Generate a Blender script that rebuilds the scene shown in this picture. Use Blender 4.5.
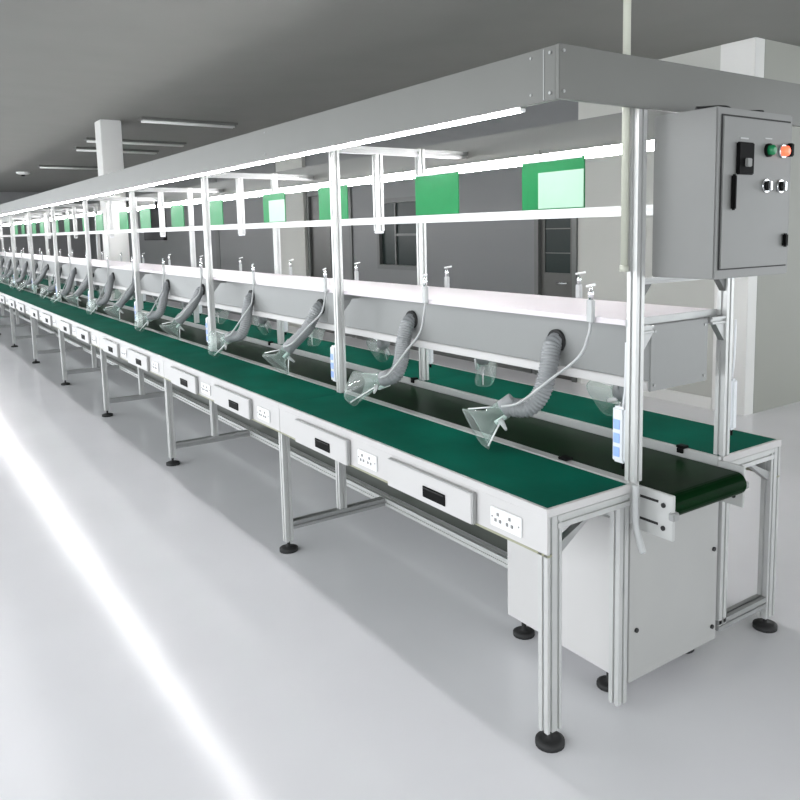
import bpy, bmesh, math, random
from mathutils import Vector, Matrix
random.seed(7)
S = bpy.context.scene
C = S.collection
for o in list(bpy.data.objects):
    bpy.data.objects.remove(o)

# ------------------------------------------------------------------ camera
F_PX, CX, CY = 779.7, 430.41, 327.13
YAW, PITCH, ROLL = 0.9544, -0.1227, -0.0187
cam = bpy.data.cameras.new('camera')
co = bpy.data.objects.new('camera', cam); C.objects.link(co); S.camera = co
fw = Vector((-math.sin(YAW)*math.cos(PITCH), math.cos(YAW)*math.cos(PITCH), math.sin(PITCH)))
rt = Vector((math.cos(YAW), math.sin(YAW), 0)); up = rt.cross(fw)
r2 = rt*math.cos(ROLL) + up*math.sin(ROLL); u2 = -rt*math.sin(ROLL) + up*math.cos(ROLL)
co.matrix_world = Matrix(((r2.x, u2.x, -fw.x, 1.5766), (r2.y, u2.y, -fw.y, -1.5175), (r2.z, u2.z, -fw.z, 1.5555), (0, 0, 0, 1)))
cam.sensor_fit = 'HORIZONTAL'; cam.sensor_width = 36; cam.lens = 36*F_PX/800
cam.shift_x = -(CX-400)/800; cam.shift_y = (CY-400)/800
cam.clip_start = .05; cam.clip_end = 200

# ------------------------------------------------------------------ world (ambient fill light added through the open sides of the room)
w = bpy.data.worlds.new('ambient_fill'); S.world = w; w.use_nodes = True
bg = w.node_tree.nodes['Background']; bg.inputs[0].default_value = (0.93, 0.97, 1.0, 1); bg.inputs[1].default_value = 3.9
_nt = w.node_tree                        # fill strength graded by direction to balance the lit faces
_tc = _nt.nodes.new('ShaderNodeTexCoord'); _dp = _nt.nodes.new('ShaderNodeVectorMath'); _dp.operation = 'DOT_PRODUCT'; _dp.inputs[1].default_value = (-.38, .25, 0)
_mr = _nt.nodes.new('ShaderNodeMapRange'); _mr.inputs['From Min'].default_value = -1; _mr.inputs['To Min'].default_value = 2.5; _mr.inputs['To Max'].default_value = 5.9
_nt.links.new(_tc.outputs['Generated'], _dp.inputs[0]); _nt.links.new(_dp.outputs['Value'], _mr.inputs['Value']); _nt.links.new(_mr.outputs[0], bg.inputs[1])
LED_POWER = 56.0
vs = S.view_settings
vs.view_transform = 'Standard'; vs.look = 'None'; vs.gamma = 1; vs.use_curve_mapping = False; vs.exposure = 0.1

# ------------------------------------------------------------------ materials
M = {}
def mat(name, col, rough=.5, metal=0, spec=.5, noise=None, emit=None, coat=0, bump=None):
    """principled material; noise=(scale, amount) mottles the colour a little, bump=(scale, strength)"""
    m = bpy.data.materials.new(name); m.use_nodes = True; nt = m.node_tree; b = nt.nodes['Principled BSDF']
    b.inputs['Base Color'].default_value = (*col, 1); b.inputs['Roughness'].default_value = rough
    b.inputs['Metallic'].default_value = metal; b.inputs['Specular IOR Level'].default_value = spec
    b.inputs['Coat Weight'].default_value = coat
    tc = nt.nodes.new('ShaderNodeTexCoord')
    if noise:
        n = nt.nodes.new('ShaderNodeTexNoise'); n.inputs['Scale'].default_value = noise[0]; n.inputs['Detail'].default_value = 5
        r = nt.nodes.new('ShaderNodeValToRGB')
        r.color_ramp.elements[0].position = .3; r.color_ramp.elements[1].position = .7
        r.color_ramp.elements[0].color = (*[c*(1-noise[1]) for c in col], 1)
        r.color_ramp.elements[1].color = (*[min(1, c*(1+noise[1])) for c in col], 1)
        nt.links.new(tc.outputs['Object'], n.inputs['Vector']); nt.links.new(n.outputs['Fac'], r.inputs['Fac'])
        nt.links.new(r.outputs['Color'], b.inputs['Base Color'])
    if bump:
        n2 = nt.nodes.new('ShaderNodeTexNoise'); n2.inputs['Scale'].default_value = bump[0]
        bp = nt.nodes.new('ShaderNodeBump'); bp.inputs['Strength'].default_value = bump[1]; bp.inputs['Distance'].default_value = .01
        nt.links.new(tc.outputs['Object'], n2.inputs['Vector']); nt.links.new(n2.outputs['Fac'], bp.inputs['Height'])
        nt.links.new(bp.outputs['Normal'], b.inputs['Normal'])
    if emit:
        b.inputs['Emission Color'].default_value = (*emit[0], 1); b.inputs['Emission Strength'].default_value = emit[1]
    M[name] = m; return m
mat('floor_epoxy', (.74, .735, .755), .15, spec=.4, noise=(1.3, .03), bump=(2.0, .08))
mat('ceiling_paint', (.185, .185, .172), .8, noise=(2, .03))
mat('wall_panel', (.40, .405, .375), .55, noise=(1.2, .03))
mat('wall_grey', (.115, .12, .12), .45, noise=(1.0, .04))
mat('pilaster', (.62, .62, .60), .5, noise=(2, .02))
mat('door_dark', (.055, .055, .05), .4, noise=(3, .05))
mat('dark_glass', (.012, .02, .018), .3, spec=.15)
mat('window_frame', (.08, .085, .08), .4, noise=(3, .05))
mat('aluminium', (.50, .505, .495), .34, metal=.3, noise=(14, .03))
mat('steel_grey', (.34, .345, .34), .38, metal=.5, noise=(14, .04))
mat('white_sheet', (.51, .50, .495), .42, noise=(5, .015))
mat('canopy_sheet', (.125, .127, .117), .4, noise=(5, .02))
mat('duct_sheet', (.24, .245, .24), .42, noise=(4, .02))
mat('cabinet_paint', (.17, .172, .166), .45, noise=(6, .02))
mat('housing_paint', (.36, .36, .35), .4, noise=(5, .02))
mat('edge_olive', (.30, .30, .21), .5, noise=(5, .05))
mat('shelf_white', (.60, .56, .585), .35, noise=(4, .015))
mat('green_mat', (.001, .085, .055), .7, spec=.04, noise=(2.5, .28), bump=(60, .03))
mat('belt', (.001, .015, .003), .3, spec=.02, noise=(6, .25))
mat('skirt_dark', (.035, .04, .033), .3, noise=(4, .15))
mat('black_plastic', (.003, .003, .003), .6, spec=.08, noise=(8, .1))
mat('rubber', (.012, .012, .012), .7, noise=(8, .1))
mat('socket_plate', (.76, .76, .76), .3, noise=(8, .01))
mat('socket_hole', (.22, .22, .22), .5, noise=(8, .05))
mat('strip_white', (.66, .68, .70), .35, noise=(8, .01))
mat('socket_blue', (.28, .42, .80), .4, noise=(8, .03))
mat('hose_grey', (.23, .24, .245), .5, noise=(10, .06))
mat('tube_grey', (.40, .41, .41), .4, noise=(10, .04))
mat('conduit_cream', (.44, .45, .38), .5, noise=(8, .02))
mat('screen_black', (.003, .003, .004), .55, spec=.08, noise=(8, .1))
mat('pale_reflection', (.27, .44, .32), .35, noise=(9, .05))  # pale green of a reflection in the boards, put into colour
mat('chrome', (.75, .76, .77), .18, metal=.9, noise=(9, .03))
mat('lamp_off', (.85, .86, .83), .4, noise=(5, .02))
mat('lamp_green', (.01, .16, .06), .25, noise=(9, .05), emit=((.0, .12, .04), .25))
mat('lamp_red', (.9, .10, .05), .25, noise=(9, .05), emit=((1, .13, .06), 1.6))
mat('led', (1, 1, 1), .4, noise=(9, .01), emit=((1.0, .985, 1.0), LED_POWER))
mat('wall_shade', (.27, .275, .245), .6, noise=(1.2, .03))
mat('far_wall', (.25, .25, .25), .6, noise=(1, .05))

def clear_mat(name, tint, alpha, rough=.06, spec=.5):
    m = bpy.data.materials.new(name); m.use_nodes = True; nt = m.node_tree
    for n in list(nt.nodes): nt.nodes.remove(n)
    out = nt.nodes.new('ShaderNodeOutputMaterial'); tr = nt.nodes.new('ShaderNodeBsdfTransparent'); tr.inputs[0].default_value = (*tint, 1)
    p = nt.nodes.new('ShaderNodeBsdfPrincipled'); p.inputs['Base Color'].default_value = (*[c*.8 for c in tint], 1); p.inputs['Roughness'].default_value = rough; p.inputs['Specular IOR Level'].default_value = spec
    tc = nt.nodes.new('ShaderNodeTexCoord'); no = nt.nodes.new('ShaderNodeTexNoise'); no.inputs['Scale'].default_value = 12
    mr = nt.nodes.new('ShaderNodeMapRange'); mr.inputs['To Min'].default_value = alpha*.85; mr.inputs['To Max'].default_value = alpha*1.15
    nt.links.new(tc.outputs['Object'], no.inputs['Vector']); nt.links.new(no.outputs['Fac'], mr.inputs['Value'])
    fr = nt.nodes.new('ShaderNodeLayerWeight'); fr.inputs['Blend'].default_value = .35
    ad = nt.nodes.new('ShaderNodeMath'); ad.operation = 'ADD'; ad.use_clamp = True
    ml = nt.nodes.new('ShaderNodeMath'); ml.operation = 'MULTIPLY'; ml.inputs[1].default_value = .28
    nt.links.new(fr.outputs['Facing'], ml.inputs[0]); nt.links.new(ml.outputs[0], ad.inputs[0]); nt.links.new(mr.outputs[0], ad.inputs[1])
    mx = nt.nodes.new('ShaderNodeMixShader')
    nt.links.new(ad.outputs[0], mx.inputs[0]); nt.links.new(tr.outputs[0], mx.inputs[1]); nt.links.new(p.outputs[0], mx.inputs[2])
    nt.links.new(mx.outputs[0], out.inputs[0]); M[name] = m
clear_mat('clear_acrylic', (.92, .97, .95), .035)
clear_mat('green_acrylic', (.008, .22, .065), .90, .3, .08)

# ------------------------------------------------------------------ mesh helpers
class MB:
    def __init__(s): s.bm = bmesh.new()
    def box(s, x0, x1, y0, y1, z0, z1, bev=0):
        vs_ = [s.bm.verts.new((x, y, z)) for x in (x0, x1) for y in (y0, y1) for z in (z0, z1)]
        fs = [s.bm.faces.new([vs_[i] for i in q]) for q in ((0,1,3,2),(4,6,7,5),(0,4,5,1),(2,3,7,6),(0,2,6,4),(1,5,7,3))]
        if bev:
            es = {e for f in fs for e in f.edges}
            bmesh.ops.bevel(s.bm, geom=list(es), offset=bev, segments=2, affect='EDGES')
        return s
    def prism(s, pts, o, u, v, d):
        """polygon pts in axes u, v at origin o pushed along d"""
        o, u, v, d = Vector(o), Vector(u), Vector(v), Vector(d)
        a = [s.bm.verts.new(o+u*p+v*q) for p, q in pts]; b = [s.bm.verts.new(o+u*p+v*q+d) for p, q in pts]
        n = len(pts)
        for i in range(n): s.bm.faces.new((a[i], a[(i+1) % n], b[(i+1) % n], b[i]))
        s.bm.faces.new(a[::-1]); s.bm.faces.new(b); return s
    def tube(s, pts, rad, n=10, cap=True):
        pts = [Vector(p) for p in pts]; rs = rad if isinstance(rad, (list, tuple)) else [rad]*len(pts)
        prev = None; rings = []
        for i, p in enumerate(pts):
            t = (pts[min(i+1, len(pts)-1)]-pts[max(i-1, 0)]).normalized()
            if prev is None: a = t.orthogonal().normalized()
            else: a = (prev-t*prev.dot(t)).normalized()
            prev = a; b = t.cross(a)
            rings.append([s.bm.verts.new(p+(a*math.cos(2*math.pi*k/n)+b*math.sin(2*math.pi*k/n))*rs[i]) for k in range(n)])
        for i in range(len(rings)-1):
            for k in range(n):
                f = s.bm.faces.new((rings[i][k], rings[i][(k+1) % n], rings[i+1][(k+1) % n], rings[i+1][k])); f.smooth = True
        if cap: s.bm.faces.new(rings[0][::-1]); s.bm.faces.new(rings[-1])
        return s
    def build(s, name, m, parent=None, loc=None):
        bmesh.ops.recalc_face_normals(s.bm, faces=s.bm.faces)
        me = bpy.data.meshes.new(name); s.bm.to_mesh(me); s.bm.free(); me.materials.append(M[m])
        o = bpy.data.objects.new(name, me); C.objects.link(o)
        if loc: o.location = loc
        if parent: o.parent = parent
        return o
def profile_pts(w, h, gu=1, gv=1):
    """slotted aluminium extrusion section, w along u, h along v; gu grooves on the u-long faces, gv on the v-long ones"""
    g, d = .0045, .007
    pts = []
    def side(a, b, n, nrm):
        a, b, nrm = Vector(a), Vector(b), Vector(nrm); L = (b-a).length; t = (b-a)/L
        pts.append(tuple(a))
        for k in range(n):
            c = a+t*L*(k+.5)/n
            for q in (c-t*g, c-t*g+nrm*d, c+t*g+nrm*d, c+t*g): pts.append(tuple(q))
    side((-w/2, -h/2), (w/2, -h/2), gu, (0, 1)); side((w/2, -h/2), (w/2, h/2), gv, (-1, 0))
    side((w/2, h/2), (-w/2, h/2), gu, (0, -1)); side((-w/2, h/2), (-w/2, -h/2), gv, (1, 0))
    return pts
def prof(mb, p0, p1, w=.04, h=.04, gu=1, gv=1):
    """extrusion from p0 to p1 (axis parallel); w, h measured along the two other axes in x,y,z order"""
    p0, p1 = Vector(p0), Vector(p1); d = p1-p0; ax = max(range(3), key=lambda i: abs(d[i]))
    e = [Vector((1,0,0)), Vector((0,1,0)), Vector((0,0,1))]; oth = [e[i] for i in range(3) if i != ax]
    return mb.prism(profile_pts(w, h, gu, gv), p0, oth[0], oth[1], d)
def empty(name, loc=(0,0,0)):
    o = bpy.data.objects.new(name, None); C.objects.link(o); o.location = loc; o.empty_display_size = .1; return o
def tag(o, label, cat, group=None):
    o['label'] = label; o['category'] = cat
    if group: o['group'] = group
    return o
def struct(o, label=None):
    o['kind'] = 'structure'
    if label: o['label'] = label
    return o
def copy_tree(o, parent=None):
    c = o.copy(); C.objects.link(c)
    if parent: c.parent = parent
    for ch in list(o.children): copy_tree(ch, c)
    return c
ORD = ['nearest', 'second', 'third', 'fourth', 'fifth', 'sixth', 'seventh', 'eighth', 'ninth', 'tenth', 'eleventh', 'twelfth',
       'thirteenth', 'fourteenth', 'fifteenth', 'sixteenth', 'seventeenth', 'eighteenth', 'nineteenth', 'twentieth', 'twenty-first', 'twenty-second', 'twenty-third', 'twenty-fourth']
def nth(k, tail): return ('nearest to' if k == 0 else ORD[k]+' from') + ' ' + tail
def spline(pts, n):
    """Catmull-Rom through pts"""
    P = [Vector(p) for p in pts]; P = [P[0]*2-P[1]]+P+[P[-1]*2-P[-2]]; out = []
    for i in range(1, len(P)-2):
        for k in range(n):
            t = k/n; a, b, c, d = P[i-1:i+3]
            out.append(.5*((2*b)+(c-a)*t+(2*a-5*b+4*c-d)*t*t+(3*b-a-3*c+d)*t**3))
    out.append(P[-2]); return out

# ------------------------------------------------------------------ dimensions
L = 1.835; NS = 11; XE = -L*NS
YN, YF, YT = .365, .845, 1.215          # belt edges and far bench edge
HT = .75                                 # bench top
YM = (YN+YF)/2
H = 3.0; YW = 4.3                        # ceiling, back wall
PY = .357                                # near post row (the end post stands a little further in)
YW = 4.2
CB = (-9.10, -8.80, .90, 1.15)           # building column standing through the far bench

# ------------------------------------------------------------------ room
struct(MB().box(-26.2, 9, -9, 12, -.1, 0).build('floor', 'floor_epoxy'), 'glossy pale grey epoxy floor')
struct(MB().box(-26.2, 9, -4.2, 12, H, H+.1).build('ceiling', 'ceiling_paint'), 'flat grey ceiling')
struct(MB().box(-26.2, -26, -4.2, YW, 0, H).build('wall_far', 'far_wall'), 'dark grey wall at the far end')
# back wall in panels around its openings
wb = MB()
for x0, x1, z0, z1 in ((-26, -9.83, 0, H), (-8.41, -7.71, 0, H), (-9.83, -8.41, 2.2, H), (-7.71, -6.66, 0, 1.05), (-7.71, -6.66, 2.0, H), (-6.66, -4.54, 0, H), (-4.54, -3.93, 2.1, H)):
    wb.box(x0, x1, YW, YW+.12, z0, z1)
struct(wb.build('wall_back', 'wall_grey'), 'grey panelled back wall')
struct(MB().box(-3.93, -2.36, YW, YW+.12, 0, H).build('wall_right', 'wall_panel'), 'pale beige end of the back wall')
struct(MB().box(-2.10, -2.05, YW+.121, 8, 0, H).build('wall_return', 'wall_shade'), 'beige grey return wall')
struct(MB().box(-2.36, -2.05, YW-.01, YW+.12, 0, H, .004).build('wall_corner', 'pilaster'), 'white corner pier of the back wall')
struct(MB().box(-10.84, -9.85, YW-.06, YW, 0, H).build('wall_pier', 'wall_panel'), 'pale pier of the back wall')
struct(MB().box(-6.66, -4.60, YW-.012, YW, 0, .1).box(-8.41, -6.66, YW-.012, YW, 0, .1).build('baseboard_back', 'window_frame'))
struct(MB().box(-3.87, -2.361, YW-.012, YW, 0, .1).build('baseboard_right', 'pilaster'))
d1 = struct(MB().box(-4.54, -4.48, YW-.02, YW+.08, 0, 2.1).box(-3.99, -3.93, YW-.02, YW+.08, 0, 2.1).box(-4.48, -3.99, YW-.02, YW+.08, 2.04, 2.1).build('door_1', 'window_frame'), 'dark door with a glass upper panel')
MB().box(-4.48, -3.99, YW+.02, YW+.06, 0, 1.06).box(-4.48, -3.99, YW+.02, YW+.06, 1.06, 1.1).box(-4.48, -4.42, YW+.02, YW+.06, 1.1, 2.04).box(-4.05, -3.99, YW+.02, YW+.06, 1.1, 2.04).build('door_leaf', 'door_dark', d1)
MB().box(-4.42, -4.05, YW+.03, YW+.04, 1.1, 2.04).build('door_glass', 'dark_glass', d1)
MB().box(-4.42, -4.05, YW+.015, YW+.029, 1.30, 1.31).box(-4.42, -4.05, YW+.015, YW+.029, 1.55, 1.56).build('glazing_bar', 'window_frame', d1)
MB().tube([(-4.08, YW+.01, 1.0), (-4.14, YW-.02, 1.0), (-4.2, YW-.02, 1.0)], .01, 8).build('door_handle', 'chrome', d1)
d2 = struct(MB().box(-9.83, -9.76, YW-.02, YW+.08, 0, 2.2).box(-8.48, -8.41, YW-.02, YW+.08, 0, 2.2).box(-9.76, -8.48, YW-.02, YW+.08, 2.13, 2.2).build('door_2', 'window_frame'), 'dark double doorway in the back wall')
MB().box(-9.76, -9.13, YW+.02, YW+.06, 0, 2.13).build('door_leaf', 'door_dark', d2)
MB().box(-9.11, -8.48, YW+.02, YW+.06, 0, 2.13).build('door_leaf', 'wall_grey', d2)
w1 = struct(MB().box(-7.71, -7.65, YW-.02, YW+.08, 1.05, 2.0).box(-6.72, -6.66, YW-.02, YW+.08, 1.05, 2.0).box(-7.65, -6.72, YW-.02, YW+.08, 1.05, 1.11).box(-7.65, -6.72, YW-.02, YW+.08, 1.94, 2.0).build('window_1', 'window_frame'), 'dark glazed window in the back wall')
MB().box(-7.65, -6.72, YW+.03, YW+.04, 1.11, 1.94).build('window_pane', 'dark_glass', w1)
MB().box(-7.30, -7.27, YW+.01, YW+.029, 1.11, 1.94).box(-7.27, -6.72, YW+.01, YW+.029, 1.5, 1.53).build('glazing_bar', 'window_frame', w1)
struct(MB().box(-11.02, -10.86, YW-.01, YW, 0, H).box(-14.0, -13.8, YW-.01, YW, 0, H).build('trim_1', 'window_frame'), 'dark vertical trim on the back wall')
# column through the far bench
tag(MB().box(CB[0], CB[1], CB[2], CB[3], 0, H, .008).build('column', 'pilaster'), 'white square building column rising through the far side of the line to the ceiling', 'column')
# switched-off ceiling lights
names = ['unlit ceiling light strip nearest the white column, upper left', 'unlit ceiling light strip just behind the column top, second row', 'faint unlit ceiling light strip left of the column, farthest row', 'faint unlit ceiling light strip crossing behind the column, third row']
for i, (x, y0, y1) in enumerate(((-8.43, 1.27, 2.5), (-12.17, 1.27, 2.58), (-15.78, 1.3, 2.47), (-10.85, 1.15, 2.62))):
    r = empty('ceiling_light', (x, (y0+y1)/2, H)); l = (y1-y0)/2
    MB().box(-.09, .09, -l, l, -.03, 0, .006).build('light_housing', 'canopy_sheet', r)
    MB().tube([(-.035, -l+.03, -.045), (-.035, l-.03, -.045)], .014, 8).build('lamp_tube', 'lamp_off', r)
    MB().tube([(.035, -l+.03, -.045), (.035, l-.03, -.045)], .014, 8).build('lamp_tube', 'lamp_off', r)
    tag(r, names[i], 'ceiling light', 'unlit ceiling lights')
sm = empty('smoke_detector', (-17.7, 1.3, H))
MB().tube([(0,0,0), (0,0,-.03), (0,0,-.05), (0,0,-.06)], [.14, .14, .10, .03], 16).build('detector_body', 'lamp_off', sm)
MB().tube([(0,0,-.0601), (0,0,-.09)], [.045, .035], 12).build('sensor_head', 'black_plastic', sm)
tag(sm, 'small round smoke detector on the ceiling at the far left', 'smoke detector')

# ------------------------------------------------------------------ belt conveyor
cv = tag(empty('belt_conveyor', (0, YM, 0)), 'long dark green belt conveyor running between the two bench rows', 'conveyor')
def cpart(mb, name, m, par=cv):
    o = mb.build(name, m); o.parent = par
    o.matrix_parent_inverse = Matrix.Translation((0, -YM, 0)); return o
# belt loop: flat top, round nose, flat return
zt, rr = .722, .038; pts = [(XE, zt)]
for k in range(13):
    a = math.pi/2-math.pi*k/12; pts.append((.075+rr*math.cos(a), zt-rr+rr*math.sin(a)))
pts.append((XE, zt-2*rr)); inner = [(x if i in (0, len(pts)-1) else .075+(x-.075)*.9, zt-rr+(z-(zt-rr))*.9) for i, (x, z) in enumerate(pts)]
m_ = MB(); m_.prism(pts+inner[::-1], (0, YN+.045, 0), (1,0,0), (0,0,1), (0, YF-YN-.075, 0)); cpart(m_, 'belt', 'belt')
cpart(MB().tube([(.075, YN+.046, zt-rr), (.075, YF-.031, zt-rr)], rr*.88, 20), 'end_roller', 'steel_grey')
for y0, y1 in ((YN+.001, YN+.043), (YF-.021, YF-.001)):
    m_ = MB(); m_.box(XE, -.005, y0, y1, .62, .752, .002); cpart(m_, 'side_rail', 'aluminium')
# end bearing plates with adjusting bolts
for y, x1, s in ((YN+.036, .135, -1), (YF-.016, .095, 1)):
    y2 = y
    pl = cpart(MB().box(-.004, x1, y2-.006, y2+.006, .598, .742, .002), 'bearing_plate', 'aluminium')
    bt = MB()
    for zb in (.705, .632): bt.tube([(x1-.035, y2-.010, zb), (x1-.035, y2+.010, zb)], .008, 8)
    for zb in (.712, .640): bt.box(.01, x1-.055, y2-.0075, y2+.0075, zb-.004, zb+.004)
    cpart(bt, 'adjusting_bolt', 'rubber')
    cpart(MB().box(x1-.012, x1+.01, y2-.014, y2+.014, .665, .69, .003), 'axle_block', 'steel_grey')
for x in (-.16, -1.9, -3.8):
    cpart(MB().box(x-.018, x+.018, YF-.028, YF+.002, .7525, .762, .002).box(x-.012, x+.012, YF-.03, YF-.0215, .735, .752), 'belt_clip', 'black_plastic')
cpart(MB().box(-.34, -.30, YN+.012, YN+.05, .7525, .762, .002), 'belt_clip', 'black_plastic')
# drive housing under the near end
hs = cpart(MB().box(-.60, -.02, YN+.0, YF, .075, .618, .003), 'drive_housing', 'white_sheet')
ep = cpart(MB().box(-.0199, -.008, YN+.004, YF-.004, .075, .660, .002), 'end_panel', 'housing_paint')
sc = MB()
for y, z in ((YN+.10, .585), (YF-.03, .42), (YN+.04, .25), (YF-.03, .13)): sc.tube([(-.0079, y, z), (-.002, y, z)], .008, 8)
cpart(sc, 'screw', 'rubber')
for x in (-.55, -.12):
    for y in (YN+.04, YF-.04):
        cpart(MB().tube([(x, y, 0.001), (x, y, .014), (x, y, .02), (x, y, .021), (x, y, .08)], [.042, .042, .03, .009, .009], 16), 'levelling_foot', 'rubber')
# dark skirt and low rail along the middle
cpart(MB().box(XE, -.61, YM+.03, YM+.045, .15, .643), 'skirt_panel', 'skirt_dark')
cpart(prof(MB(), (XE, YM, .13), (-.61, YM, .13), .04, .04), 'foot_rail', 'aluminium')

# ------------------------------------------------------------------ benches, one unit per section
def outlet(parent, x, y, z, s=-1, w_=.145, h_=.062):
    o = MB().box(x-w_/2, x+w_/2, min(y, y+s*.006), max(y, y+s*.006), z-h_/2, z+h_/2, .002).build('socket_outlet', 'socket_plate', parent)
    for dx in (-.035, .02):
        for ax, az in ((0, .012), (-.011, -.008), (.011, -.008)):
            MB().box(x+dx+ax-.0045, x+dx+ax+.0045, y+s*.0085, y+s*.0061, z+az-.005, z+az+.005).build('pin_hole', 'socket_hole', o)
    for dx in (-.062, .062): MB().tube([(x+dx, y+s*.0061, z), (x+dx, y+s*.008, z)], .003, 6).build('screw', 'socket_hole', o)
    return o
def bench(k, far):
    """local frame: x=0 at the near end of the section, bench runs to -L; y=0 outer edge, +y towards the belt; far bench is turned by mirroring y"""
    sg = -1 if far else 1
    W = .36 if not far else YT-YF-.003
    fy = (lambda y: y) if not far else (lambda y: YT-y)
    X0 = -k*L
    r = empty('workbench', (X0, 0 if not far else YT, 0))
    def P(mb, name, m, par=r):
        if far:
            bmesh.ops.scale(mb.bm, vec=(1, -1, 1), verts=mb.bm.verts)
        return mb.build(name, m, par)
    notch = far and X0-L < CB[0] and X0 > CB[1]
    top = MB(); rim = MB()
    if notch:
        a, c = CB[0]-X0-.006, CB[1]-X0+.006; yi = YT-CB[3]-.006; yj = YT-CB[2]+.006
        top.box(-L+.001, a, .012, W, HT-.022, HT); top.box(c, -.001, .012, W, HT-.022, HT); top.box(a, c, .012, yi, HT-.022, HT); top.box(a, c, yj, W, HT-.022, HT)
    else:
        top.box(-L+.001, -.001 if k else -.012, .012, W, HT-.022, HT)
    P(top, 'worktop', 'green_mat')
    rim.box(-L+.001, -.0005, 0, .0118, HT-.024, HT+.001)
    if k == 0: rim.box(-.0118, .0, .0119, W, HT-.024, HT+.001)
    P(rim, 'edge_trim', 'white_sheet')
    P(MB().box(-L+.0015, -.0015, .002, .010, .612, HT-.0245, .001), 'apron', 'white_sheet')
    P(MB().box(-L+.0015, -.0015, .003, .020, .604, .6115), 'lower_lip', 'edge_olive')
    # frame rail behind apron on the end, gusset
    fr = MB()
    if k == 0:
        prof(fr, (-.021, .045, HT-.046), (-.021, W-.002, HT-.046), .04, .04)
        P(fr, 'end_beam', 'aluminium')
        P(MB().prism([(0, 0), (.13, .085), (.13, .094), (0, .035)], (-.034, .062, .60), (0, 1, 0), (0, 0, 1), (.024, 0, 0)), 'gusset_bracket', 'steel_grey')
        P(prof(MB(), (-.022, .032, .05), (-.022, .032, HT-.026), .04, .058, 1, 2), 'leg', 'aluminium')
        P(prof(MB(), (-.022, W-.025, .02 if not far else .12), (-.022, W-.025, HT-.068), .04, .042), 'leg', 'aluminium')
        if far: P(prof(MB(), (-.022, .062, .12), (-.022, W-.002, .12), .04, .04), 'stretcher', 'steel_grey')
        P(MB().tube([(-.022, .032, .0), (-.022, .032, .016), (-.022, .032, .022), (-.022, .032, .023), (-.022, .032, .05)], [.045, .045, .03, .008, .008], 18), 'levelling_foot', 'rubber')
    else:
        P(prof(MB(), (-.0215, .031, .05), (-.0215, .031, HT-.023), .04, .04), 'leg', 'aluminium')
        P(prof(MB(), (-.0215, W-.025, .15), (-.0215, W-.025, HT-.023), .04, .04), 'leg', 'aluminium')
        P(prof(MB(), (-.0215, .052, .13), (-.0215, YM-.021 if not far else YT-YM-.021, .13), .04, .04), 'stretcher', 'steel_grey')
        P(MB().tube([(-.0215, .031, .0), (-.0215, .031, .016), (-.0215, .031, .022), (-.0215, .031, .023), (-.0215, .031, .05)], [.045, .045, .03, .008, .008], 18), 'levelling_foot', 'rubber')
    if not far:
        for xr, wd, xs in ((-.332, .505, -.18), (-1.152, .475, -1.01)):
            dr = P(MB().box(xr-wd, xr, -.018, .0015, .610, .713, .002), 'drawer', 'white_sheet')
            P(MB().box(xr-wd+.005, xr+.007, -.0185, -.002, .7135, .7165).box(xr+.0005, xr+.007, -.016, -.002, .612, .7135), 'drawer_surround', 'steel_grey', dr)
            hx = xr-.205
            P(MB().box(hx-.066, hx+.066, -.0215, -.0182, .631, .672, .0015), 'recessed_pull', 'black_plastic', dr)
            P(MB().box(hx-.06, hx+.06, -.0245, -.0216, .664, .668), 'pull_lip', 'rubber', dr)
            outlet(r, xs, .0018, .664)
    return r
for k in range(NS):
    b = bench(k, False)
    tag(b, 'near side green-topped workbench with white drawers, ' + nth(k, 'the control cabinet'), 'workbench', 'near side workbench sections')
for k in range(NS):
    b = bench(k, True)
    tag(b, 'green-topped workbench on the far side of the belt, ' + nth(k, 'the control cabinet'), 'workbench', 'far side workbench sections')

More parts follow.
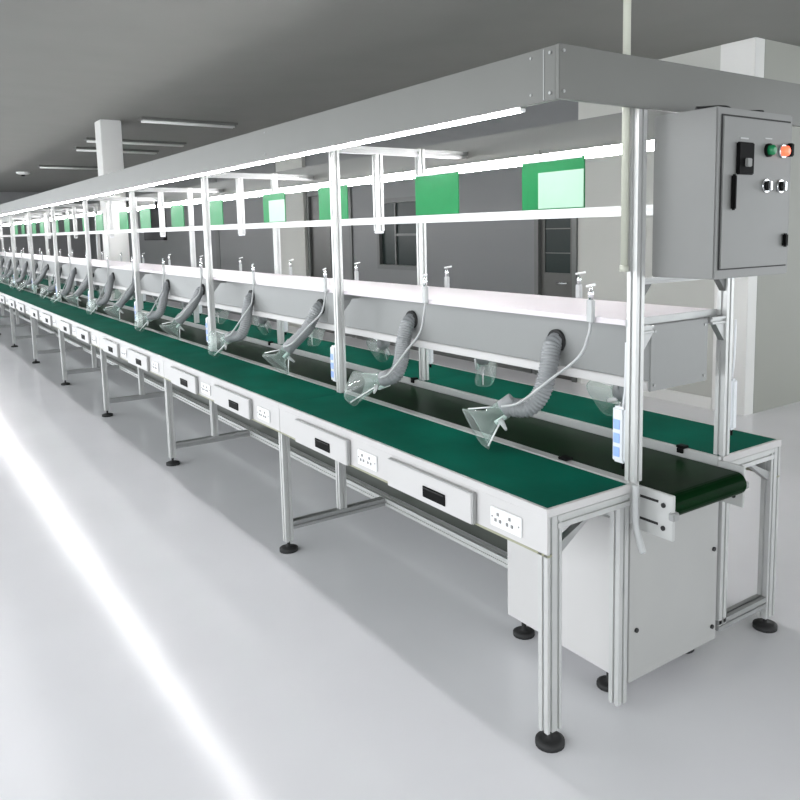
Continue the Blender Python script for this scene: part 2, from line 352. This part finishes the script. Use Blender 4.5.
# ------------------------------------------------------------------ overhead frames, one per leg position
def gantry(k):
    r = empty('overhead_frame', (-k*L-.022, YM, HT))
    o = lambda mb, n, m='aluminium', par=r: mb.build(n, m, par)
    yn, yf = (PY if k else .398)-YM, YF+.022-YM
    o(prof(MB(), (0, yn, .003), (0, yn, 1.905-HT+.078), .038, .038), 'post')
    o(prof(MB(), (0, yf, .002), (0, yf, 1.905-HT+.078), .038, .038), 'post')
    o(prof(MB(), (0, .054-YM, 1.962-HT), (0, yn-.0195, 1.962-HT), .036, .036), 'cross_beam', 'steel_grey')
    o(prof(MB(), (0, yn+.0195, 1.962-HT), (0, yf-.0195, 1.962-HT), .036, .036), 'cross_beam', 'steel_grey')
    o(prof(MB(), (0, yf+.0195, 1.962-HT), (0, 1.172-YM, 1.962-HT), .036, .036), 'cross_beam', 'steel_grey')
    if k:
        o(prof(MB(), (0, 0, 1.56-HT), (0, 0, 1.9435-HT), .04, .04), 'hanger_post')
        o(MB().box(-.018, .018, -.018, .018, 1.548-HT, 1.5595-HT, .002), 'end_cap', 'strip_white')
    else:
        o(prof(MB(), (0, yn+.0195, 1.388-HT), (0, yf-.0195, 1.388-HT), .03, .018), 'cabinet_beam', 'steel_grey')
        for s, y in ((1, yn+.02), (-1, yf-.02)):
            o(MB().prism([(0, 0), (s*.04, 0), (0, -.045)], (-.012, y, 1.378-HT), (0, 1, 0), (0, 0, 1), (.024, 0, 0)), 'corner_bracket', 'window_frame')
    o(prof(MB(), (0, yn+.0195, 1.236-HT), (0, -.137, 1.236-HT), .034, .024), 'shelf_beam', 'steel_grey')
    o(prof(MB(), (0, .167, 1.236-HT), (0, yf-.0195, 1.236-HT), .034, .024), 'shelf_beam', 'steel_grey')
    for s, y in ((1, yn+.02), (-1, yf-.02)):
        o(MB().prism([(0, 0), (s*.05, 0), (0, -.06)], (-.012, y, 1.222-HT), (0, 1, 0), (0, 0, 1), (.024, 0, 0)), 'corner_bracket', 'steel_grey')
    return r
for k in range(NS+1):
    tag(gantry(k), 'slotted aluminium overhead frame with two posts, ' + nth(k, 'the control cabinet'), 'frame', 'overhead frames along the line')

# canopy fascias
tag(empty('canopy', (0, 0, 1.905)), 'long light grey sheet metal canopy band around the top of the line', 'canopy')
cn = bpy.data.objects['canopy']
def cp(mb, n, m): o = mb.build(n, m, cn); o.matrix_parent_inverse = Matrix.Translation((0, 0, -1.905)); return o
cp(MB().box(XE, -.003, .034, .052, 1.905, 2.05, .002), 'front_fascia', 'canopy_sheet')
cp(MB().box(XE, -.003, 1.176, 1.194, 1.905, 2.05, .002), 'rear_fascia', 'canopy_sheet')
cp(MB().box(-.002, .016, .03, 1.50, 1.905, 2.05, .002), 'end_fascia', 'canopy_sheet')
for z in (1.925, 2.032):
    cp(MB().tube([(-.022, .0335, z), (-.022, .029, z)], .0045, 8), 'corner_bolt', 'steel_grey')
    cp(MB().tube([(.0165, .045, z), (.020, .045, z)], .0045, 8), 'corner_bolt', 'steel_grey')
cp(MB().box(-.05, -.047, .0325, .0339, 1.91, 2.045), 'panel_seam', 'steel_grey')
for k in range(NS+1):
    for z in (1.93, 2.03): cp(MB().tube([(-k*L-.1, .0335, z), (-k*L-.1, .031, z)], .004, 6), 'rivet', 'steel_grey')
# LED tubes under both sides of the canopy
def led(x0, x1, y, side, k):
    near_ = side == 'near'; zz = 1.911 if near_ else 1.915; d = .014 if near_ else .045
    r = empty('led_tube_light', ((x0+x1)/2, y, zz)); l = (x1-x0)/2
    MB().box(-l, l, -.012, .012, -.0039, .016, .001).build('light_housing', 'canopy_sheet', r)
    MB().box(-l+.006, l-.006, -.010, .010, -d, -.004, .004).build('lamp_tube', 'led', r)
    for s in (-1, 1): MB().box(min(s*l, s*(l-.0055)), max(s*l, s*(l-.0055)), -.011, .011, -d-.001, -.0041, .002).build('end_cap', 'socket_plate', r)
    tag(r, 'lit white LED tube under the %s canopy edge, %s' % (side, nth(k, 'the control cabinet')), 'light', 'LED tubes under the %s canopy edge' % side)
X0 = -.17; k = 0
while X0 > XE+.6:
    led(X0-1.197, X0-.001, .068, 'near', k); X0 -= 1.2; k += 1
X0 = -.04; k = 0
while X0 > XE+.6:
    led(X0-1.197, X0-.001, 1.155, 'far', k); X0 -= 1.2; k += 1
# hanging rail along the middle
tag(prof(MB(), (0, 0, 0), (XE+.05, 0, 0), .03, .034).build('hanging_rail', 'aluminium', None, (-.045, YM-.036, 1.610)), 'white horizontal rail hung along the middle of the line carrying the green boards', 'rail')
# shelf
sh = tag(empty('long_shelf', (0, YM, 1.25)), 'long narrow white shelf running between the posts above the belt', 'shelf')
MB().box(XE, -.045, PY+.0205-YM, YF-YM-.001, .0, .018, .002).build('shelf_board', 'shelf_white', sh)
MB().box(-.0445, -.038, PY+.0205-YM, YF-YM-.001, -.004, .02, .001).build('end_trim', 'steel_grey', sh)
# exhaust duct
du = tag(empty('exhaust_duct', (0, YM, 1.03)), 'long grey rectangular exhaust duct slung beneath the white shelf', 'duct')
MB().box(XE, -.03, -.128, .16, .033, .2155, .003).build('duct_body', 'duct_sheet', du)
MB().box(XE, -.03, -.135, .165, 0, .0325, .003).build('lower_flange', 'white_sheet', du)
MB().box(-.0299, -.02, -.135, .165, 0, .215, .003).build('end_cap', 'duct_sheet', du)
for y, z in ((-.115, .02), (-.115, .195), (.145, .195), (.145, .02)): MB().tube([(-.0199, y, z), (-.016, y, z)], .005, 6).build('screw', 'steel_grey', du)
for k in range(1, NS): MB().box(-k*L-.38, -k*L-.374, -.1295, -.1281, .034, .219).build('duct_seam', 'steel_grey', du)

# ------------------------------------------------------------------ fume arms
def arm(path, mouth, mdir, mir=1, hr=.033):
    """path: hose points from the duct face, mouth: centre of hood mouth, mdir: long axis of the mouth"""
    my = lambda p: Vector((p[0], p[1]*mir, p[2]))
    r = empty('fume_extraction_arm')
    P = [my(p) for p in path]; sp = spline(P, 34); rad = []
    ln = 0; last = sp[0]
    # resample evenly with ribs
    tot = sum((sp[i+1]-sp[i]).length for i in range(len(sp)-1)); n = int(tot/.0028); out = []; i = 0; acc = 0
    for q in range(n+1):
        t = tot*q/n
        while i < len(sp)-2 and acc+(sp[i+1]-sp[i]).length < t: acc += (sp[i+1]-sp[i]).length; i += 1
        s_ = (sp[i+1]-sp[i]).length or 1; out.append(sp[i].lerp(sp[i+1], min(1, (t-acc)/s_)))
        rad.append(hr*(1+.075*math.cos(q*2*math.pi/4)))
    MB().tube(out, rad, 16).build('corrugated_hose', 'hose_grey', r)
    MB().tube([my((0, .004, 0)), my((0, -.012, 0))], hr*1.28, 20).build('duct_collar', 'rubber', r)
    e = P[-1]; d = (my(mouth)-e).normalized(); m0 = my(mouth); a = my(mdir).normalized(); a = (a-d*a.dot(d)).normalized(); b_ = d.cross(a)
    MB().tube([e-d*.03, e-d*.028, e+d*.022, e+d*.024], [hr*1.02, hr*1.10, hr*1.10, hr*.98], 16).build('hose_cuff', 'hose_grey', r)
    # clear hood: rounded rectangular funnel, double wall
    def ring(bm, c, A, B, n=20):
        vs_ = []
        for k in range(n):
            t = 2*math.pi*k/n; ct, st = math.cos(t), math.sin(t)
            u_ = math.copysign(abs(ct)**.55, ct)*A; v_ = math.copysign(abs(st)**.55, st)*B
            vs_.append(bm.verts.new(c+a*u_+b_*v_))
        return vs_
    m = MB(); ln = (m0-e).length; N = 20; rings = []
    for t, A, B in ((.02, hr, hr), (.06, hr*.95, hr*.95), (.085, .036, .030), (ln, .088, .050), (ln, .085, .047), (.088, .033, .027), (.06, hr*.88, hr*.88), (.02, hr*.9, hr*.9)):
        rings.append(ring(m.bm, e+d*t, A, B))
    for i in range(len(rings)):
        j = (i+1) % len(rings)
        for k in range(N):
            f = m.bm.faces.new((rings[i][k], rings[i][(k+1) % N], rings[j][(k+1) % N], rings[j][k])); f.smooth = True
    hd = m.build('clear_hood', 'clear_acrylic', r)
    # bright rim of the mouth and two stiffening ribs
    rim = []
    for k in range(N+1):
        t = 2*math.pi*k/N; ct, st = math.cos(t), math.sin(t)
        rim.append(m0+a*math.copysign(abs(ct)**.55, ct)*.087+b_*math.copysign(abs(st)**.55, st)*.049)
    MB().tube(rim, .0022, 6).build('mouth_rim', 'clear_acrylic', hd)
    m = MB()
    for s in (-1, 1): m.tube([e+d*.05+a*s*.032, e+d*(ln-.01)+a*s*.086], .0032, 6)
    m.build('hood_rib', 'socket_plate', hd)
    c = e+d*.045-b_*.036*mir
    MB().tube([c-d*.035+a*.01, c+d*.035+a*.01], [.007, .010], 8).build('clamp_lever', 'socket_plate', r)
    MB().tube([e+d*.05+a*.03, e+d*.05+a*.075], [.012, .005], 8).build('wing_knob', 'tube_grey', r)
    return r
A0 = ([(0, .0, 0), (.004, -.03, -.018), (.016, -.060, -.09), (.012, -.088, -.175), (-.018, -.115, -.228), (-.060, -.135, -.240), (-.102, -.150, -.238)], (-.185, -.235, -.325), (.14, 0, -.10))
A1 = ([(0, .0, 0), (.004, -.03, -.02), (.016, -.065, -.10), (.044, -.10, -.185), (.035, -.125, -.238), (-.008, -.143, -.255)], (-.20, -.20, -.325), (.08, -.06, -.06))
A2 = ([(0, .0, 0), (-.003, -.03, -.02), (-.020, -.07, -.10), (-.060, -.105, -.16), (-.112, -.15, -.222)], (-.165, -.215, -.32), (.08, .1, -.03))
A3 = ([(0, .0, 0), (.010, -.03, -.03), (.045, -.062, -.12), (.065, -.09, -.195), (.04, -.115, -.243), (-.045, -.14, -.258)], (-.205, -.195, -.315), (.1, 0, -.05))
near = [arm(*A0), arm(*A1), arm(*A2), arm(*A3)]
AF = (A1[0], (-.17, -.21, -.308), (.08, 0, -.03))
farA = [arm(*AF, mir=-1), arm(*A2, mir=-1)]
nx = [-.443, -1.38, -2.277, -3.25, -4.18, -5.03]; fx = [-.50, -1.30, -2.33, -3.18, -4.1, -5.0]
while nx[-1] > XE+1.6: nx.append(nx[-1]-.917)
while fx[-1] > XE+1.6: fx.append(fx[-1]-.917)
shapes = {0: 'upright bent', 1: 'bent', 2: 'straight slanting', 3: 'deeply curved'}
order = [0, 1, 2, 3, 2, 3, 2, 3, 2, 1, 3, 2, 1, 3, 2, 3, 1, 2, 3, 2, 1, 3]
used = set()
for i, x in enumerate(nx):
    t = order[i]
    r = near[t] if t not in used else copy_tree(near[t]); used.add(t)
    r.location = (x, YM-.128, 1.152)
    tag(r, '%s grey fume hose over the near bench, %s' % (shapes[t], nth(i, 'the control cabinet')), 'fume arm', 'fume arms on the near side')
for i, x in enumerate(fx):
    r = farA[i % 2] if i < 2 else copy_tree(farA[i % 2])
    r.location = (x, YM+.16, 1.15)
    tag(r, 'grey fume hose on the far side of the duct, %s' % nth(i, 'the control cabinet'), 'fume arm', 'fume arms on the far side')

# ------------------------------------------------------------------ air hoses with T-handle valves on the shelf edges
def valve(mir, end):
    r = empty('air_valve_hose')
    y = lambda v: v*mir
    MB().box(-.014, .014, min(y(-.016), y(-.0005)), max(y(-.016), y(-.0005)), -.045, .028, .003).build('valve_body', 'tube_grey', r)
    MB().tube([(0, y(-.008), .0282), (0, y(-.008), .05), (0, y(-.008), .068)], [.008, .010, .005], 10).build('valve_stem', 'chrome', r)
    MB().tube([(-.018, y(-.008), .071), (.026, y(-.018), .079)], .0042, 8).build('tee_handle', 'socket_plate', r)
    ex, ey, ez = end
    p = [(0, y(-.009), -.0455), (-.004, y(-.014), -.09), (ex*.12, ey*.22, -.045+ez*.32), (ex*.40, ey*.55, ez*.66), (ex*.75, ey*.9, ez*.92), (ex, ey, ez)]
    MB().tube(spline(p, 10), .0052, 8).build('air_tube', 'tube_grey', r)
    return r
for i, x in enumerate(nx):
    e = (A0, A1, A2, A3)[order[i]][0][-1]
    vx = x+(.262, .262, .262, .30, .29, .26)[i] if i < 6 else x+.26
    vy = PY+.0195
    end = (x+e[0]-vx+.01, YM-.128+e[1]-.038-vy, 1.152+e[2]+.005-1.296)
    a_ = valve(1, end); a_.location = (vx, vy, 1.296)
    tag(a_, 'valve and curved air tube on near shelf edge, %s' % nth(i, 'the control cabinet'), 'air hose', 'air valves on the near shelf edge')
v2 = valve(-1, (.10, .06, -.31))
for i in range(20):
    a_ = v2 if i == 0 else copy_tree(v2); a_.location = (-.70-.9175*i, YF+.001, 1.296)
    tag(a_, 'valve and air tube on far shelf edge, %s' % nth(i, 'the control cabinet'), 'air hose', 'air valves on the far shelf edge')

# ------------------------------------------------------------------ power strips on the posts
def strip(far):
    r = empty('power_strip')
    MB().box(-.026, .026, -.016, .016, -.092, .092, .008).build('strip_body', 'strip_white', r)
    s = 1 if far else -1
    for i in range(3):
        z = .035-.045*i
        f = MB().box(-.016, .010, min(s*.0161, s*.0185), max(s*.0161, s*.0185), z-.016, z+.016, .001).build('socket_face', 'socket_blue', r)
    MB().tube(spline([(.01, 0, .0925), (.012, 0, .12), (.016, .0, .16), (.018, 0, .30)], 6), .004, 8).build('power_cord', 'strip_white', r)
    MB().tube([(.012, 0, -.0925), (.012, 0, -.112)], [.007, .005], 8).build('cord_grip', 'black_plastic', r)
    return r
s1, s2 = strip(False), strip(True)
for k in range(NS):
    a_ = s1 if k == 0 else copy_tree(s1); a_.location = (-k*L-.070, (PY-.006 if k else .392), .895)
    tag(a_, 'white power strip with blue sockets, near post row, %s' % nth(k, 'the control cabinet'), 'power strip', 'power strips on the near posts')
for k in range(NS):
    a_ = s2 if k == 0 else copy_tree(s2); a_.location = (-k*L-.022, YF+.0575, .93)
    tag(a_, 'white power strip on far post row, %s' % nth(k, 'the control cabinet'), 'power strip', 'power strips on the far posts')
# conduit from the ceiling down the near post
cd = tag(empty('cable_conduit', (-.040, .364, 1.44)), 'cream cable conduit dropping from the ceiling down the nearest near side post', 'conduit')
MB().tube([(0, 0, 0), (0, 0, H-1.44-.021)], .0115, 12).build('conduit_pipe', 'conduit_cream', cd)
MB().tube([(0, 0, H-1.44-.0205), (0, 0, H-1.44)], .03, 12).build('ceiling_flange', 'conduit_cream', cd)
MB().tube([(0, 0, -.02), (0, 0, -.0005)], .014, 12).build('end_cap', 'conduit_cream', cd)
cb = tag(MB().tube(spline([(.0285, -.003, -.04), (.029, -.004, -.12), (.034, -.003, -.18), (.06, -.006, -.24), (.062, -.006, -.245)], 8), .0105, 10).build('cable_tube', 'tube_grey', None, (0, YN-.012, .80)),
         'grey cable tube hanging beside the belt bearing plate, its cut end bent outward', 'cable')

# ------------------------------------------------------------------ green boards
def board(w_):
    r = empty('instruction_board')
    MB().box(-w_/2, w_/2, -.0025, .0025, 0, .185, .001).build('board_sheet', 'green_acrylic', r)
    MB().box(-w_/2+.01, w_/2-.01, -.006, -.0026, .178, .184).box(-.03, .03, -.008, -.006, .177, .186).build('top_clip', 'strip_white', r)
    return r
b1 = board(.33)
bx = [-.60, -1.337, -2.31, -3.085, -4.14, -5.01, -5.95, -6.72, -7.75, -8.45, -9.55, -10.3, -11.4, -12.1, -13.2, -13.95]
for i, x in enumerate(bx):
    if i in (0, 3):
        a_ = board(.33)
        MB().box(-.07, .163, -.0052, -.0028, .004, .138).build('reflection_patch', 'pale_reflection', a_)  # added pale patch, painted in place of a reflection in the glossy board
        extra = 'with a painted pale reflection, '
    else:
        a_ = b1 if i == 1 else copy_tree(b1); extra = ''
    a_.location = (x+.035, YM-.036, 1.6275)
    tag(a_, 'green see-through board, ' + extra + nth(i, 'the control cabinet'), 'board', 'green boards on the hanging rail')
# black monitor
mo = tag(empty('hanging_monitor', (-7.13, 1.0, 1.69)), 'black flat monitor hung behind the green boards near the white column', 'monitor')
MB().box(-.36, .36, -.02, .02, -.18, .17, .004).build('monitor_body', 'black_plastic', mo)
MB().box(-.345, .345, -.0225, -.0201, -.165, .155).build('monitor_screen', 'screen_black', mo)
MB().box(-.02, .02, .0205, .04, -.1, .24).build('hanging_bracket', 'black_plastic', mo)

# ------------------------------------------------------------------ control cabinet
cc = tag(empty('control_cabinet', (.22, .445, 1.401)), 'grey steel control cabinet with switch, pilot lamps and keys at the line end', 'control cabinet')
W_, D_, H_ = .385, .222, .487
MB().box(-D_, 0, 0, W_, 0, H_, .004).build('cabinet_body', 'cabinet_paint', cc)
dr = MB().box(.0005, .006, .022, W_-.022, .03, H_-.025, .002).build('cabinet_door', 'cabinet_paint', cc)
MB().box(.0005, .003, .017, W_-.017, H_-.0245, H_-.020).box(.0005, .003, .017, W_-.017, .026, .0295).box(.0005, .003, .017, .0215, .03, H_-.0245).build('door_gap', 'rubber', cc)
br = MB().box(.0061, .018, .082, .158, .300, .392, .003).build('breaker_switch', 'black_plastic', dr)
MB().box(.0181, .028, .108, .132, .322, .346, .002).build('switch_toggle', 'cabinet_paint', br)
MB().box(.0061, .008, .100, .140, .402, .406).box(.0061, .008, .225, .262, .408, .411).build('name_plates', 'steel_grey', dr)
for y, m, nm in ((.243, 'lamp_green', 'green_pilot_lamp'), (.318, 'lamp_red', 'red_pilot_lamp')):
    MB().tube([(.0061, y, .375), (.014, y, .375)], .020, 18).build('lamp_bezel', 'chrome' if m != 'lamp_green' else 'black_plastic', dr)
    MB().tube([(.0141, y, .375), (.026, y, .375), (.031, y, .375)], [.016, .015, .008], 18).build(nm, m, dr)
MB().box(.0061, .022, .343, .362, .36, .40, .003).build('side_button', 'black_plastic', dr)
for y in (.236, .314):
    k_ = MB().tube([(.0061, y, .270), (.012, y, .270)], .020, 18).build('selector_ring', 'chrome', dr)
    MB().tube([(.0121, y, .270), (.018, y, .270)], .015, 18).build('selector_face', 'black_plastic', k_)
    MB().box(.0181, .028, y-.004, y+.004, .257, .283, .001).build('selector_knob', 'chrome', k_)
MB().box(.0061, .020, .060, .074, .198, .300, .004).build('door_handle', 'black_plastic', dr)
MB().box(.0061, .018, .335, .355, .085, .127, .004).build('door_lock', 'black_plastic', dr)
m_ = MB().tube(spline([(-.10, .04, H_+.008), (-.06, .12, H_+.012), (-.08, .2, H_+.008), (-.05, .3, H_+.010)], 6), .007, 8)
m_.build('cable_loom', 'rubber', cc)
print('objects', len(bpy.data.objects))
